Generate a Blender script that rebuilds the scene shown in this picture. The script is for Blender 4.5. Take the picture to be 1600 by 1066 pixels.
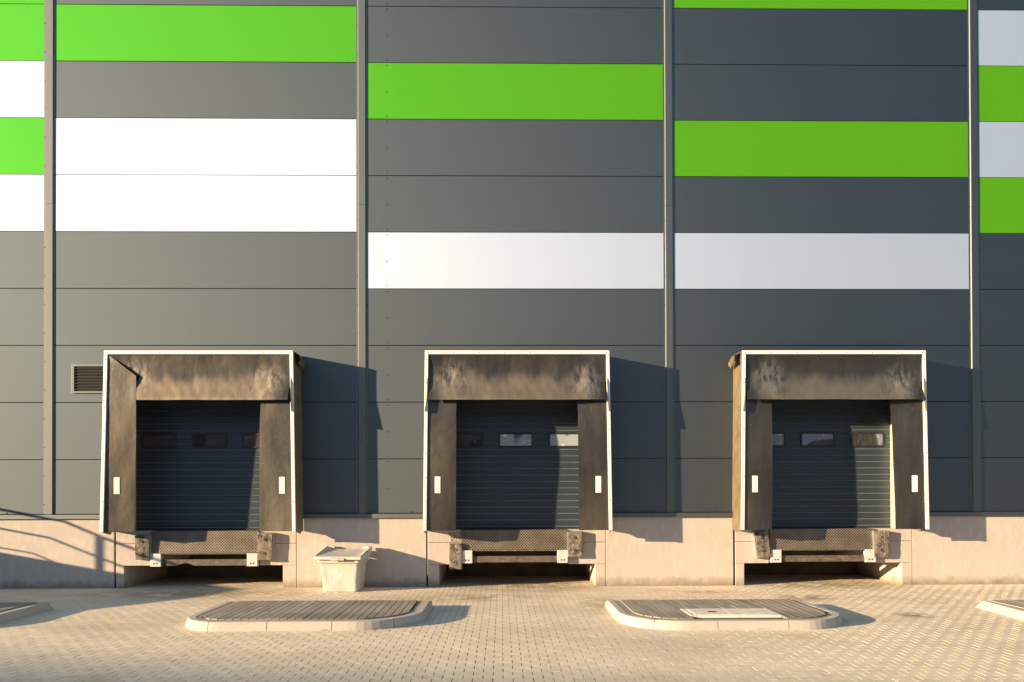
import bpy, bmesh, math, random
import numpy as np
from mathutils import Vector, Matrix, noise

random.seed(7)
scene = bpy.context.scene
for o in list(bpy.data.objects):
    bpy.data.objects.remove(o)
COL = scene.collection

# ------------------------------------------------------------------ camera
cam_d = bpy.data.cameras.new('camera')
cam = bpy.data.objects.new('camera', cam_d)
COL.objects.link(cam)
scene.camera = cam
yaw, pitch, roll = 0.0150447562, 0.00763574795, -0.0027798795
cy, sy, cp, sp, cr, sr = math.cos(yaw), math.sin(yaw), math.cos(pitch), math.sin(pitch), math.cos(roll), math.sin(roll)
fwd = Vector((sy * cp, cy * cp, sp)); right = Vector((cy, -sy, 0)); up = right.cross(fwd)
r2 = right * cr + up * sr; u2 = right * -sr + up * cr
M = Matrix((r2, u2, -fwd)).transposed().to_4x4()
M.translation = Vector((8.79256, -15.38250, 1.84672))
cam.matrix_world = M
cam_d.sensor_fit = 'HORIZONTAL'
cam_d.sensor_width = 36.0
cam_d.lens = 36.0 * 1240.0 / 1600.0
cam_d.shift_x = (800.0 - 802.776) / 1600.0
cam_d.shift_y = (758.203 - 533.0) / 1600.0
cam_d.clip_start = 0.1
cam_d.clip_end = 2000.0

# ------------------------------------------------------------------ light
SUN_DIR = Vector((1.0, 0.42, -0.19)).normalized()      # the way the light travels
elev = math.asin(-SUN_DIR.z)
azim = math.atan2(-SUN_DIR.x, -SUN_DIR.y)               # clockwise from +Y
world = bpy.data.worlds.new('World')
scene.world = world
world.use_nodes = True
wn, wl = world.node_tree.nodes, world.node_tree.links
bg = wn['Background']
sky = wn.new('ShaderNodeTexSky')
sky.sky_type = 'NISHITA'
sky.sun_disc = False
sky.sun_elevation = elev
sky.sun_rotation = azim % (2 * math.pi)
sky.altitude = 100.0
sky.air_density = 1.0
sky.dust_density = 0.25
sky.ozone_density = 1.6
wl.new(sky.outputs[0], bg.inputs[0])
bg.inputs[1].default_value = 0.10

sun_d = bpy.data.lights.new('sun', 'SUN')
sun_d.energy = 5.0
sun_d.angle = math.radians(0.5)
sun_d.color = (1.0, 0.76, 0.455)
sun = bpy.data.objects.new('sun', sun_d)
COL.objects.link(sun)
sun.rotation_euler = SUN_DIR.to_track_quat('-Z', 'Y').to_euler()
sun.location = (-20, -20, 20)

scene.view_settings.view_transform = 'Standard'
scene.view_settings.look = 'None'
scene.view_settings.gamma = 1.0
scene.view_settings.exposure = 1.42
scene.render.engine = 'CYCLES'

# ------------------------------------------------------------------ material helpers
def mat(name, color, rough=0.6, metal=0.0, spec=0.5, var=None, bump=None, coat=0.0):
    """var = list of (scale xyz, colour factor low, colour factor high, lo, hi) ; bump=(scale xyz, strength, distance)"""
    m = bpy.data.materials.new(name)
    m.use_nodes = True
    nt = m.node_tree
    N, L = nt.nodes, nt.links
    b = N['Principled BSDF']
    b.inputs['Roughness'].default_value = rough
    b.inputs['Metallic'].default_value = metal
    b.inputs['Specular IOR Level'].default_value = spec
    b.inputs['Coat Weight'].default_value = coat
    tc = N.new('ShaderNodeNewGeometry')
    rgb = N.new('ShaderNodeRGB'); rgb.outputs[0].default_value = (*color, 1)
    cur = rgb.outputs[0]
    for v in (var or []):
        sc, c, lo, hi = v[:4]
        det = v[4] if len(v) > 4 else 4.0
        mp = N.new('ShaderNodeMapping'); mp.inputs['Scale'].default_value = sc
        L.new(tc.outputs['Position'], mp.inputs[0])
        no = N.new('ShaderNodeTexNoise'); no.inputs['Scale'].default_value = 1.0; no.inputs['Detail'].default_value = det
        L.new(mp.outputs[0], no.inputs['Vector'])
        mr = N.new('ShaderNodeMapRange'); mr.inputs[1].default_value = lo; mr.inputs[2].default_value = hi
        L.new(no.outputs[0], mr.inputs[0])
        mx = N.new('ShaderNodeMix'); mx.data_type = 'RGBA'
        L.new(mr.outputs[0], mx.inputs[0]); L.new(cur, mx.inputs[6])
        mx.inputs[7].default_value = (*c, 1)
        cur = mx.outputs[2]
    L.new(cur, b.inputs['Base Color'])
    if bump:
        prev = None
        for sc, st, dist in (bump if isinstance(bump, list) else [bump]):
            mp = N.new('ShaderNodeMapping'); mp.inputs['Scale'].default_value = sc
            L.new(tc.outputs['Position'], mp.inputs[0])
            no = N.new('ShaderNodeTexNoise'); no.inputs['Scale'].default_value = 1.0; no.inputs['Detail'].default_value = 5
            L.new(mp.outputs[0], no.inputs['Vector'])
            bp = N.new('ShaderNodeBump'); bp.inputs['Strength'].default_value = st; bp.inputs['Distance'].default_value = dist
            L.new(no.outputs[0], bp.inputs['Height'])
            if prev: L.new(prev, bp.inputs['Normal'])
            prev = bp.outputs[0]
        L.new(prev, b.inputs['Normal'])
    m['base'] = 1
    return m

def micro_rib(m, period=0.1, strength=0.12, dist=0.0015):
    """horizontal micro-profile of the sandwich panels"""
    nt = m.node_tree; N, L = nt.nodes, nt.links
    b = N['Principled BSDF']
    tc = N.new('ShaderNodeTexCoord')
    sx = N.new('ShaderNodeSeparateXYZ'); L.new(tc.outputs['Object'], sx.inputs[0])
    mu = N.new('ShaderNodeMath'); mu.operation = 'MULTIPLY'; mu.inputs[1].default_value = 2 * math.pi / period
    L.new(sx.outputs['Z'], mu.inputs[0])
    si = N.new('ShaderNodeMath'); si.operation = 'SINE'; L.new(mu.outputs[0], si.inputs[0])
    bp = N.new('ShaderNodeBump'); bp.inputs['Strength'].default_value = strength; bp.inputs['Distance'].default_value = dist
    L.new(si.outputs[0], bp.inputs['Height'])
    if b.inputs['Normal'].links:
        L.new(b.inputs['Normal'].links[0].from_socket, bp.inputs['Normal'])
    L.new(bp.outputs[0], b.inputs['Normal'])
    return m

def add_lobe(m, color, fac, rough, follow=False):
    """pearl paint: a broad Beckmann sheen beside the body colour"""
    nt = m.node_tree; N, L = nt.nodes, nt.links
    b = N['Principled BSDF']; out = N['Material Output']
    g = N.new('ShaderNodeBsdfAnisotropic'); g.distribution = 'BECKMANN'
    g.inputs['Color'].default_value = (*color, 1); g.inputs['Roughness'].default_value = rough
    if follow:      # the sheen takes the streaks of the body colour
        vm = N.new('ShaderNodeVectorMath'); vm.operation = 'MULTIPLY'; vm.inputs[1].default_value = color
        L.new(b.inputs['Base Color'].links[0].from_socket, vm.inputs[0]); L.new(vm.outputs[0], g.inputs['Color'])
    if b.inputs['Normal'].links: L.new(b.inputs['Normal'].links[0].from_socket, g.inputs['Normal'])
    mx = N.new('ShaderNodeMixShader'); mx.inputs[0].default_value = fac
    L.new(b.outputs[0], mx.inputs[1]); L.new(g.outputs[0], mx.inputs[2]); L.new(mx.outputs[0], out.inputs[0])
    return m

PANEL_BUMP = [((0.5, 0.5, 0.9), 0.2, 0.02), ((6, 6, 25), 0.05, 0.003)]
M_GREY = micro_rib(mat('grey_cladding', (0.072, 0.084, 0.096), 0.34, 0.80, 0.5,
                       var=[((0.35, 1, 2.5), (0.080, 0.092, 0.103), 0.4, 0.75), ((3, 1, 0.25), (0.064, 0.076, 0.088), 0.55, 0.85)], bump=PANEL_BUMP))
M_WHITE = micro_rib(mat('silver_white_cladding', (0.48, 0.55, 0.68), 0.5, 0.2, 0.5,
                        var=[((3, 1, 0.3), (0.44, 0.50, 0.61), 0.6, 0.9)], bump=PANEL_BUMP))
M_GREEN = micro_rib(mat('green_cladding', (0.094, 0.335, 0.0015), 0.5, 0.0, 0.12,
                        var=[((3, 1, 0.3), (0.088, 0.315, 0.0015), 0.6, 0.9)], bump=PANEL_BUMP))
add_lobe(M_GREY, (0.120, 0.140, 0.158), 0.62, 0.70)
add_lobe(M_WHITE, (0.60, 0.69, 0.88), 0.48, 0.70)
add_lobe(M_GREEN, (0.045, 0.40, 0.060), 0.34, 0.68)
M_TRIM = mat('grey_trim', (0.12, 0.13, 0.135), 0.40, 0.8, 0.5, var=[((2, 2, 0.6), (0.12, 0.12, 0.11), 0.4, 0.8)], bump=((1, 1, 3), 0.15, 0.01))
add_lobe(M_TRIM, (0.16, 0.175, 0.18), 0.62, 0.70)
M_LOUVRE = mat('louvre_paint', (0.045, 0.042, 0.038), 0.5, 0.2)
M_SCREW = mat('screw_steel', (0.05, 0.05, 0.05), 0.5, 0.5)
M_CONC = mat('plinth_concrete', (0.455, 0.40, 0.365), 0.85, 0, 0.25,
             var=[((1.3, 1.3, 1.6), (0.49, 0.42, 0.37), 0.42, 0.72), ((9, 9, 4), (0.56, 0.50, 0.445), 0.5, 0.8),
                  ((60, 60, 60), (0.48, 0.41, 0.355), 0.6, 0.75), ((4, 4, 0.5), (0.50, 0.425, 0.36), 0.6, 0.85)],
             bump=[((40, 40, 40), 0.25, 0.004), ((3, 3, 3), 0.2, 0.01)])
def grime(m, color, z0, z1, amt=0.75):
    nt = m.node_tree; N, L = nt.nodes, nt.links; b = N['Principled BSDF']
    cur = b.inputs['Base Color'].links[0].from_socket
    g = N.new('ShaderNodeNewGeometry'); sp = N.new('ShaderNodeSeparateXYZ'); L.new(g.outputs['Position'], sp.inputs[0])
    no = N.new('ShaderNodeTexNoise'); no.inputs['Scale'].default_value = 5.0; no.inputs['Detail'].default_value = 7; no.inputs['Roughness'].default_value = 0.7; L.new(g.outputs['Position'], no.inputs['Vector'])
    a = N.new('ShaderNodeMath'); a.operation = 'MULTIPLY_ADD'; a.inputs[1].default_value = -0.32; L.new(no.outputs[0], a.inputs[0]); L.new(sp.outputs['Z'], a.inputs[2])
    mr = N.new('ShaderNodeMapRange'); mr.inputs[1].default_value = z1; mr.inputs[2].default_value = z0; mr.inputs[4].default_value = amt; L.new(a.outputs[0], mr.inputs[0])
    mx = N.new('ShaderNodeMix'); mx.data_type = 'RGBA'; L.new(mr.outputs[0], mx.inputs[0]); L.new(cur, mx.inputs[6]); mx.inputs[7].default_value = (*color, 1)
    L.new(mx.outputs[2], b.inputs['Base Color'])
grime(M_CONC, (0.22, 0.18, 0.135), -0.15, 0.03, 0.9)
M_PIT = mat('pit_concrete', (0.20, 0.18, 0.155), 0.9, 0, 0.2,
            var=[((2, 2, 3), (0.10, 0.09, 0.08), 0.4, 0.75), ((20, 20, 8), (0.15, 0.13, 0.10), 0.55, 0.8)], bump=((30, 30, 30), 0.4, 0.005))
M_CHIP = mat('broken_concrete', (0.44, 0.38, 0.31), 0.9, 0, 0.2, var=[((18, 18, 18), (0.30, 0.24, 0.18), 0.45, 0.6)], bump=((40, 40, 40), 0.6, 0.008))
M_FRAME = mat('white_aluminium', (0.82, 0.80, 0.78), 0.42, 0.1, 0.5, var=[((8, 8, 3), (0.70, 0.67, 0.63), 0.55, 0.9)])
M_DOOR = mat('door_slate', (0.032, 0.046, 0.062), 0.42, 0.1, 0.5, var=[((1.5, 1, 4), (0.040, 0.055, 0.072), 0.45, 0.8), ((30, 1, 40), (0.07, 0.08, 0.09), 0.68, 0.8)], bump=((25, 25, 60), 0.12, 0.002))
M_DOORLIP = mat('door_joint_lip', (0.17, 0.20, 0.22), 0.45, 0.2)
M_RUB = mat('black_rubber', (0.02, 0.02, 0.022), 0.6)
M_REVEAL = mat('reveal_steel', (0.55, 0.50, 0.42), 0.55, 0.2, var=[((10, 10, 2), (0.4, 0.35, 0.28), 0.5, 0.8)])
M_MARK = mat('white_marker', (0.80, 0.74, 0.70), 0.6, var=[((30, 30, 14), (0.66, 0.55, 0.50), 0.55, 0.8)])
M_BLACK = mat('dark_void', (0.02, 0.02, 0.02), 0.9)
M_BRACKET = mat('painted_bracket', (0.55, 0.56, 0.55), 0.5, 0.1, var=[((14, 14, 10), (0.33, 0.28, 0.21), 0.62, 0.8), ((50, 50, 50), (0.62, 0.62, 0.6), 0.5, 0.7)])
M_RUSTBAR = mat('rusty_bar', (0.13, 0.10, 0.075), 0.75, 0.1, var=[((12, 12, 12), (0.07, 0.055, 0.045), 0.4, 0.7), ((9, 10, 16), (0.24, 0.19, 0.135), 0.58, 0.8)], bump=((40, 40, 40), 0.4, 0.004))
M_BUMPER = mat('worn_bumper', (0.19, 0.155, 0.125), 0.85, 0, 0.3,
               var=[((12, 12, 9.0), (0.075, 0.066, 0.06), 0.42, 0.60), ((45, 45, 22), (0.42, 0.38, 0.33), 0.57, 0.72), ((5, 5, 5), (0.24, 0.17, 0.12), 0.5, 0.8)],
               bump=[((50, 50, 25), 0.5, 0.006)])
M_BIN = mat('bin_plastic', (0.52, 0.50, 0.465), 0.5, 0, 0.4, var=[((3, 3, 3), (0.40, 0.37, 0.33), 0.4, 0.7), ((16, 16, 4), (0.30, 0.27, 0.23), 0.58, 0.78)], bump=((14, 14, 14), 0.15, 0.004))
M_KERB = mat('kerb_concrete', (0.45, 0.415, 0.365), 0.85, 0, 0.25, var=[((3, 3, 14), (0.24, 0.215, 0.185), 0.60, 0.72), ((5, 5, 5), (0.47, 0.41, 0.34), 0.42, 0.75), ((50, 50, 50), (0.40, 0.35, 0.29), 0.6, 0.78)], bump=((50, 50, 50), 0.3, 0.004))
M_COVER = mat('cover_concrete', (0.76, 0.69, 0.59), 0.85, 0, 0.25, var=[((8, 8, 8), (0.50, 0.45, 0.38), 0.45, 0.8)], bump=((50, 50, 50), 0.3, 0.003))
M_GALV = mat('galvanised_steel', (0.45, 0.45, 0.45), 0.45, 0.7)

def fabric(name, base, warm):
    """dirty PVC: vertical streaks, rubbed patches where lorries touch"""
    return mat(name, base, 0.42, 0, 0.85,
               var=[((2.6, 2.6, 0.7), warm, 0.36, 0.85),
                    ((30, 30, 1.4), (warm[0] * 1.15, warm[1] * 1.13, warm[2] * 1.12), 0.58, 0.9),
                    ((1.2, 1.2, 1.0), (base[0] * 0.62, base[1] * 0.62, base[2] * 0.68), 0.5, 0.75),
                    ((14, 14, 20), (warm[0] * 1.1, warm[1] * 1.1, warm[2] * 1.08), 0.62, 0.8)],
               bump=[((3, 3, 2), 0.35, 0.03), ((25, 25, 12), 0.25, 0.004), ((200, 200, 200), 0.1, 0.001)])
M_FAB = fabric('curtain_fabric', (0.027, 0.026, 0.027), (0.064, 0.054, 0.045))
M_SIDEFAB = mat('side_fabric', (0.17, 0.125, 0.075), 0.5, 0, 0.5, var=[((5, 5, 5), (0.12, 0.09, 0.055), 0.4, 0.7)], bump=[((3, 9, 9), 0.5, 0.03), ((40, 40, 40), 0.2, 0.002)])

add_lobe(M_FAB, (2.9, 2.6, 2.1), 0.40, 0.64, True)
def scuff_fabric():
    """top curtain: the same fabric plus pale scratched patches near both lower corners"""
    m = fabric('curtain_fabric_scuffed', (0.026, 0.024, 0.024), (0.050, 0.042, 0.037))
    nt = m.node_tree; N, L = nt.nodes, nt.links
    b = N['Principled BSDF']
    cur = b.inputs['Base Color'].links[0].from_socket
    tc = N.new('ShaderNodeTexCoord')
    # painted shading of the curved flap: paler brown below, darker top and ends
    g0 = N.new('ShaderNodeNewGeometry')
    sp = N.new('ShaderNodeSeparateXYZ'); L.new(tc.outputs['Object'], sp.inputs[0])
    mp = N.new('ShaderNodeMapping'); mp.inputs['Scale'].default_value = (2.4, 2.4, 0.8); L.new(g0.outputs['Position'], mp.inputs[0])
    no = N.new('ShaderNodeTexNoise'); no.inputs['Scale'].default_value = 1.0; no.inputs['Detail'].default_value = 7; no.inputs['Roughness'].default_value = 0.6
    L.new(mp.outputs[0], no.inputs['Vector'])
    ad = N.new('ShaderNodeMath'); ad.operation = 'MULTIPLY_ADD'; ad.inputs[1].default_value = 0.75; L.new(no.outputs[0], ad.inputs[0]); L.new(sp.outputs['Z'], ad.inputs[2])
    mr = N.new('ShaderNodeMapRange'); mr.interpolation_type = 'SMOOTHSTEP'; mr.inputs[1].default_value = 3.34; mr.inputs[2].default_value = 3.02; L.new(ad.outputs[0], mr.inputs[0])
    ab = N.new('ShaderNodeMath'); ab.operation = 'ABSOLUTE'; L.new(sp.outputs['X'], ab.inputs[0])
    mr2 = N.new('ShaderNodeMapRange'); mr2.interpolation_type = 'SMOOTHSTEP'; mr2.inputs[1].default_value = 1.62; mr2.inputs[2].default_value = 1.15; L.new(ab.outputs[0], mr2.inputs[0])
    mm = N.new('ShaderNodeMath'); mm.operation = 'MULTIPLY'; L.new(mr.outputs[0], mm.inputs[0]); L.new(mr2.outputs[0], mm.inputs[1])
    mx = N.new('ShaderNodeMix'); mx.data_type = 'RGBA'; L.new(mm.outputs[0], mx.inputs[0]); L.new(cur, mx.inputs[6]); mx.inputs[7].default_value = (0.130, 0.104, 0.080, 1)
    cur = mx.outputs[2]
    for cx, colr, w, seed, hz in ((-1.22, (0.24, 0.22, 0.20), 0.34, 0.0, 3.97), (1.27, (0.26, 0.235, 0.205), 0.32, 5.0, 3.88),
                              (-1.0, (0.03, 0.03, 0.034), 0.16, 9.0, 3.75), (0.98, (0.03, 0.03, 0.034), 0.14, 12.0, 3.78)):
        sx = N.new('ShaderNodeVectorMath'); sx.operation = 'SUBTRACT'; sx.inputs[1].default_value = (cx, -0.55, hz - 1.1)
        L.new(tc.outputs['Object'], sx.inputs[0])
        sc = N.new('ShaderNodeVectorMath'); sc.operation = 'MULTIPLY'; sc.inputs[1].default_value = (1 / w, 0.0, 1 / (w * 1.0))
        L.new(sx.outputs[0], sc.inputs[0])
        ln = N.new('ShaderNodeVectorMath'); ln.operation = 'LENGTH'; L.new(sc.outputs[0], ln.inputs[0])
        mr = N.new('ShaderNodeMapRange'); mr.inputs[1].default_value = 1.25; mr.inputs[2].default_value = 0.1
        L.new(ln.outputs['Value'], mr.inputs[0])
        mp = N.new('ShaderNodeMapping'); mp.inputs['Scale'].default_value = (13, 13, 5); mp.inputs['Location'].default_value = (seed, 0, 0)
        geo = N.new('ShaderNodeNewGeometry')
        mp.inputs['Rotation'].default_value = (0, 0.25 if cx < 0 else -0.35, 0)
        L.new(geo.outputs['Position'], mp.inputs[0])
        no = N.new('ShaderNodeTexNoise'); no.inputs['Scale'].default_value = 1.0; no.inputs['Detail'].default_value = 8; no.inputs['Roughness'].default_value = 0.65
        L.new(mp.outputs[0], no.inputs['Vector'])
        m2 = N.new('ShaderNodeMapRange'); m2.inputs[1].default_value = 0.40; m2.inputs[2].default_value = 0.66
        L.new(no.outputs[0], m2.inputs[0])
        mm = N.new('ShaderNodeMath'); mm.operation = 'MULTIPLY'; L.new(mr.outputs[0], mm.inputs[0]); L.new(m2.outputs[0], mm.inputs[1])
        mx = N.new('ShaderNodeMix'); mx.data_type = 'RGBA'
        L.new(mm.outputs[0], mx.inputs[0]); L.new(cur, mx.inputs[6]); mx.inputs[7].default_value = (*colr, 1)
        cur = mx.outputs[2]
    L.new(cur, b.inputs['Base Color'])
    return m
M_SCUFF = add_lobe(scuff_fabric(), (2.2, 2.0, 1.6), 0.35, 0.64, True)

def tread_plate():
    m = mat('tread_plate', (0.10, 0.085, 0.07), 0.5, 0.35, 0.5)
    nt = m.node_tree; N, L = nt.nodes, nt.links
    b = N['Principled BSDF']
    tc = N.new('ShaderNodeTexCoord')
    sx = N.new('ShaderNodeSeparateXYZ'); L.new(tc.outputs['Object'], sx.inputs[0])
    def wave(kx, kz):
        a = N.new('ShaderNodeMath'); a.operation = 'MULTIPLY'; a.inputs[1].default_value = kx; L.new(sx.outputs['X'], a.inputs[0])
        c = N.new('ShaderNodeMath'); c.operation = 'MULTIPLY_ADD'; c.inputs[1].default_value = kz; L.new(sx.outputs['Z'], c.inputs[0]); L.new(a.outputs[0], c.inputs[2])
        s = N.new('ShaderNodeMath'); s.operation = 'SINE'; L.new(c.outputs[0], s.inputs[0])
        return s
    k = 2 * math.pi / 0.055
    w1, w2 = wave(k, k), wave(k, -k)
    mx = N.new('ShaderNodeMath'); mx.operation = 'MAXIMUM'; L.new(w1.outputs[0], mx.inputs[0]); L.new(w2.outputs[0], mx.inputs[1])
    mr = N.new('ShaderNodeMapRange'); mr.inputs[1].default_value = 0.1; mr.inputs[2].default_value = 0.8; L.new(mx.outputs[0], mr.inputs[0])
    no = N.new('ShaderNodeTexNoise'); no.inputs['Scale'].default_value = 3.0; no.inputs['Detail'].default_value = 6; L.new(tc.outputs['Object'], no.inputs['Vector'])
    nr = N.new('ShaderNodeMapRange'); nr.inputs[1].default_value = 0.35; nr.inputs[2].default_value = 0.7; L.new(no.outputs[0], nr.inputs[0])
    hi = N.new('ShaderNodeMix'); hi.data_type = 'RGBA'; hi.inputs[6].default_value = (0.19, 0.145, 0.105, 1); hi.inputs[7].default_value = (0.31, 0.265, 0.22, 1)
    L.new(nr.outputs[0], hi.inputs[0])
    lo = N.new('ShaderNodeMix'); lo.data_type = 'RGBA'; lo.inputs[6].default_value = (0.035, 0.028, 0.022, 1)
    L.new(mr.outputs[0], lo.inputs[0]); L.new(hi.outputs[2], lo.inputs[7])
    L.new(lo.outputs[2], b.inputs['Base Color'])
    bp = N.new('ShaderNodeBump'); bp.inputs['Strength'].default_value = 0.6; bp.inputs['Distance'].default_value = 0.004
    L.new(mr.outputs[0], bp.inputs['Height']); L.new(bp.outputs[0], b.inputs['Normal'])
    return m
M_TREAD = tread_plate()

def pane_mat(name, color, rough, bump, psc=(1.5, 3, 2.0), pcol=(0.03, 0.02, 0.025), p0=0.5, p1=0.55):
    m = mat(name, color, rough, 0, 0.6, var=[(psc, pcol, p0, p1, 1.0), ((7, 3, 9), tuple(min(1, c * 2.2) for c in color), 0.66, 0.72, 2.0)], bump=bump)  # last noise layer: highlights painted in as brighter spots
    m.node_tree.nodes['Principled BSDF'].inputs['Coat Weight'].default_value = 1.0
    m.node_tree.nodes['Principled BSDF'].inputs['Coat Roughness'].default_value = 0.03
    return m
M_PANE_A = pane_mat('acrylic_pane_brown', (0.072, 0.056, 0.062), 0.2, ((1.5, 1, 2), 0.15, 0.02))
M_PANE_B = pane_mat('acrylic_pane_reflection', (0.34, 0.38, 0.44), 0.3, ((3, 1, 3), 0.4, 0.04), (2.6, 3, 1.2), (0.05, 0.07, 0.11), 0.55, 0.57)  # pale reflection with a dark shape, painted into the pane colour
M_PANE_C = pane_mat('acrylic_pane_filmed', (0.20, 0.24, 0.32), 0.25, ((9, 1, 8), 0.9, 0.05), (0.9, 3, 0.6), (0.045, 0.043, 0.045), 0.53, 0.55)

def paver_mat(name, base, lo, hi, stains=True):
    m = bpy.data.materials.new(name); m.use_nodes = True
    nt = m.node_tree; N, L = nt.nodes, nt.links
    b = N['Principled BSDF']; b.inputs['Roughness'].default_value = 0.82; b.inputs['Specular IOR Level'].default_value = 0.3
    at = N.new('ShaderNodeAttribute'); at.attribute_name = 'tone'
    tc = N.new('ShaderNodeTexCoord')
    mix = N.new('ShaderNodeMix'); mix.data_type = 'RGBA'
    mix.inputs[6].default_value = (*lo, 1); mix.inputs[7].default_value = (*hi, 1)
    L.new(at.outputs['Fac'], mix.inputs[0])
    cur = mix.outputs[2]
    def layer(scale, c, a, bb, det=5, rough=0.55):
        nonlocal cur
        mp = N.new('ShaderNodeMapping'); mp.inputs['Scale'].default_value = scale; L.new(tc.outputs['Object'], mp.inputs[0])
        no = N.new('ShaderNodeTexNoise'); no.inputs['Scale'].default_value = 1; no.inputs['Detail'].default_value = det; no.inputs['Roughness'].default_value = rough
        L.new(mp.outputs[0], no.inputs['Vector'])
        mr = N.new('ShaderNodeMapRange'); mr.inputs[1].default_value = a; mr.inputs[2].default_value = bb; L.new(no.outputs[0], mr.inputs[0])
        mx = N.new('ShaderNodeMix'); mx.data_type = 'RGBA'; L.new(mr.outputs[0], mx.inputs[0]); L.new(cur, mx.inputs[6]); mx.inputs[7].default_value = (*c, 1)
        cur = mx.outputs[2]
    layer((0.35, 0.6, 1), tuple(x * 0.80 for x in base), 0.48, 0.75)
    layer((70, 70, 70), tuple(x * 0.66 for x in base), 0.58, 0.72)
    if stains:
        layer((0.9, 1.4, 1), (base[0] * 0.82, base[1] * 0.74, base[2] * 0.60), 0.56, 0.75, 8, 0.65)
        for sx_, sy_, rx, ry, c, seed in ((14.05, -1.75, 0.50, 0.40, (0.16, 0.115, 0.06), 1), (14.85, -3.75, 0.28, 0.28, (0.16, 0.115, 0.07), 4),
                                    (12.55, -0.95, 0.45, 0.22, (0.42, 0.29, 0.14), 2), (8.2, -1.6, 1.6, 0.5, (0.40, 0.30, 0.17), 7), (3.3, -0.9, 2.2, 0.7, (0.38, 0.28, 0.15), 9),
                                    (9.3, 0.2, 1.7, 1.0, (0.36, 0.27, 0.14), 11), (15.2, 0.1, 1.7, 0.9, (0.36, 0.27, 0.15), 13), (10.6, -2.6, 0.5, 1.0, (0.40, 0.30, 0.19), 15)):
            sb = N.new('ShaderNodeVectorMath'); sb.operation = 'SUBTRACT'; sb.inputs[1].default_value = (sx_, sy_, 0); L.new(tc.outputs['Object'], sb.inputs[0])
            sc = N.new('ShaderNodeVectorMath'); sc.operation = 'MULTIPLY'; sc.inputs[1].default_value = (1 / rx, 1 / ry, 0); L.new(sb.outputs[0], sc.inputs[0])
            ln = N.new('ShaderNodeVectorMath'); ln.operation = 'LENGTH'; L.new(sc.outputs[0], ln.inputs[0])
            mr = N.new('ShaderNodeMapRange'); mr.inputs[1].default_value = 1.3; mr.inputs[2].default_value = 0.2; L.new(ln.outputs['Value'], mr.inputs[0])
            no = N.new('ShaderNodeTexNoise'); no.noise_dimensions = '4D'; no.inputs['W'].default_value = seed; no.inputs['Scale'].default_value = 3.5; no.inputs['Detail'].default_value = 7
            L.new(tc.outputs['Object'], no.inputs['Vector'])
            m2 = N.new('ShaderNodeMapRange'); m2.inputs[1].default_value = 0.40; m2.inputs[2].default_value = 0.50; L.new(no.outputs[0], m2.inputs[0])
            mm = N.new('ShaderNodeMath'); mm.operation = 'MULTIPLY'; L.new(mr.outputs[0], mm.inputs[0]); L.new(m2.outputs[0], mm.inputs[1])
            mq = N.new('ShaderNodeMath'); mq.operation = 'MULTIPLY'; mq.inputs[1].default_value = 0.8; L.new(mm.outputs[0], mq.inputs[0])
            mx = N.new('ShaderNodeMix'); mx.data_type = 'RGBA'; L.new(mq.outputs[0], mx.inputs[0]); L.new(cur, mx.inputs[6]); mx.inputs[7].default_value = (*c, 1)
            cur = mx.outputs[2]
    L.new(cur, b.inputs['Base Color'])
    no = N.new('ShaderNodeTexNoise'); no.inputs['Scale'].default_value = 160; no.inputs['Detail'].default_value = 3; L.new(tc.outputs['Object'], no.inputs['Vector'])
    bp = N.new('ShaderNodeBump'); bp.inputs['Strength'].default_value = 0.25; bp.inputs['Distance'].default_value = 0.003
    L.new(no.outputs[0], bp.inputs['Height']); L.new(bp.outputs[0], b.inputs['Normal'])
    return m
PB = (0.74, 0.61, 0.46)
M_PAVER = paver_mat('beige_paver', PB, (0.71, 0.585, 0.44), (0.80, 0.665, 0.51))
M_ISLAND = paver_mat('grey_island_paver', (0.20, 0.175, 0.145), (0.27, 0.235, 0.20), (0.36, 0.315, 0.27), False)
M_JOINT = mat('joint_sand', (0.10, 0.066, 0.038), 0.95)
M_GROUND = mat('ground_paving', PB, 0.85, 0, 0.3, var=[((0.5, 0.5, 1), (0.38, 0.32, 0.26), 0.45, 0.7)])

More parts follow.
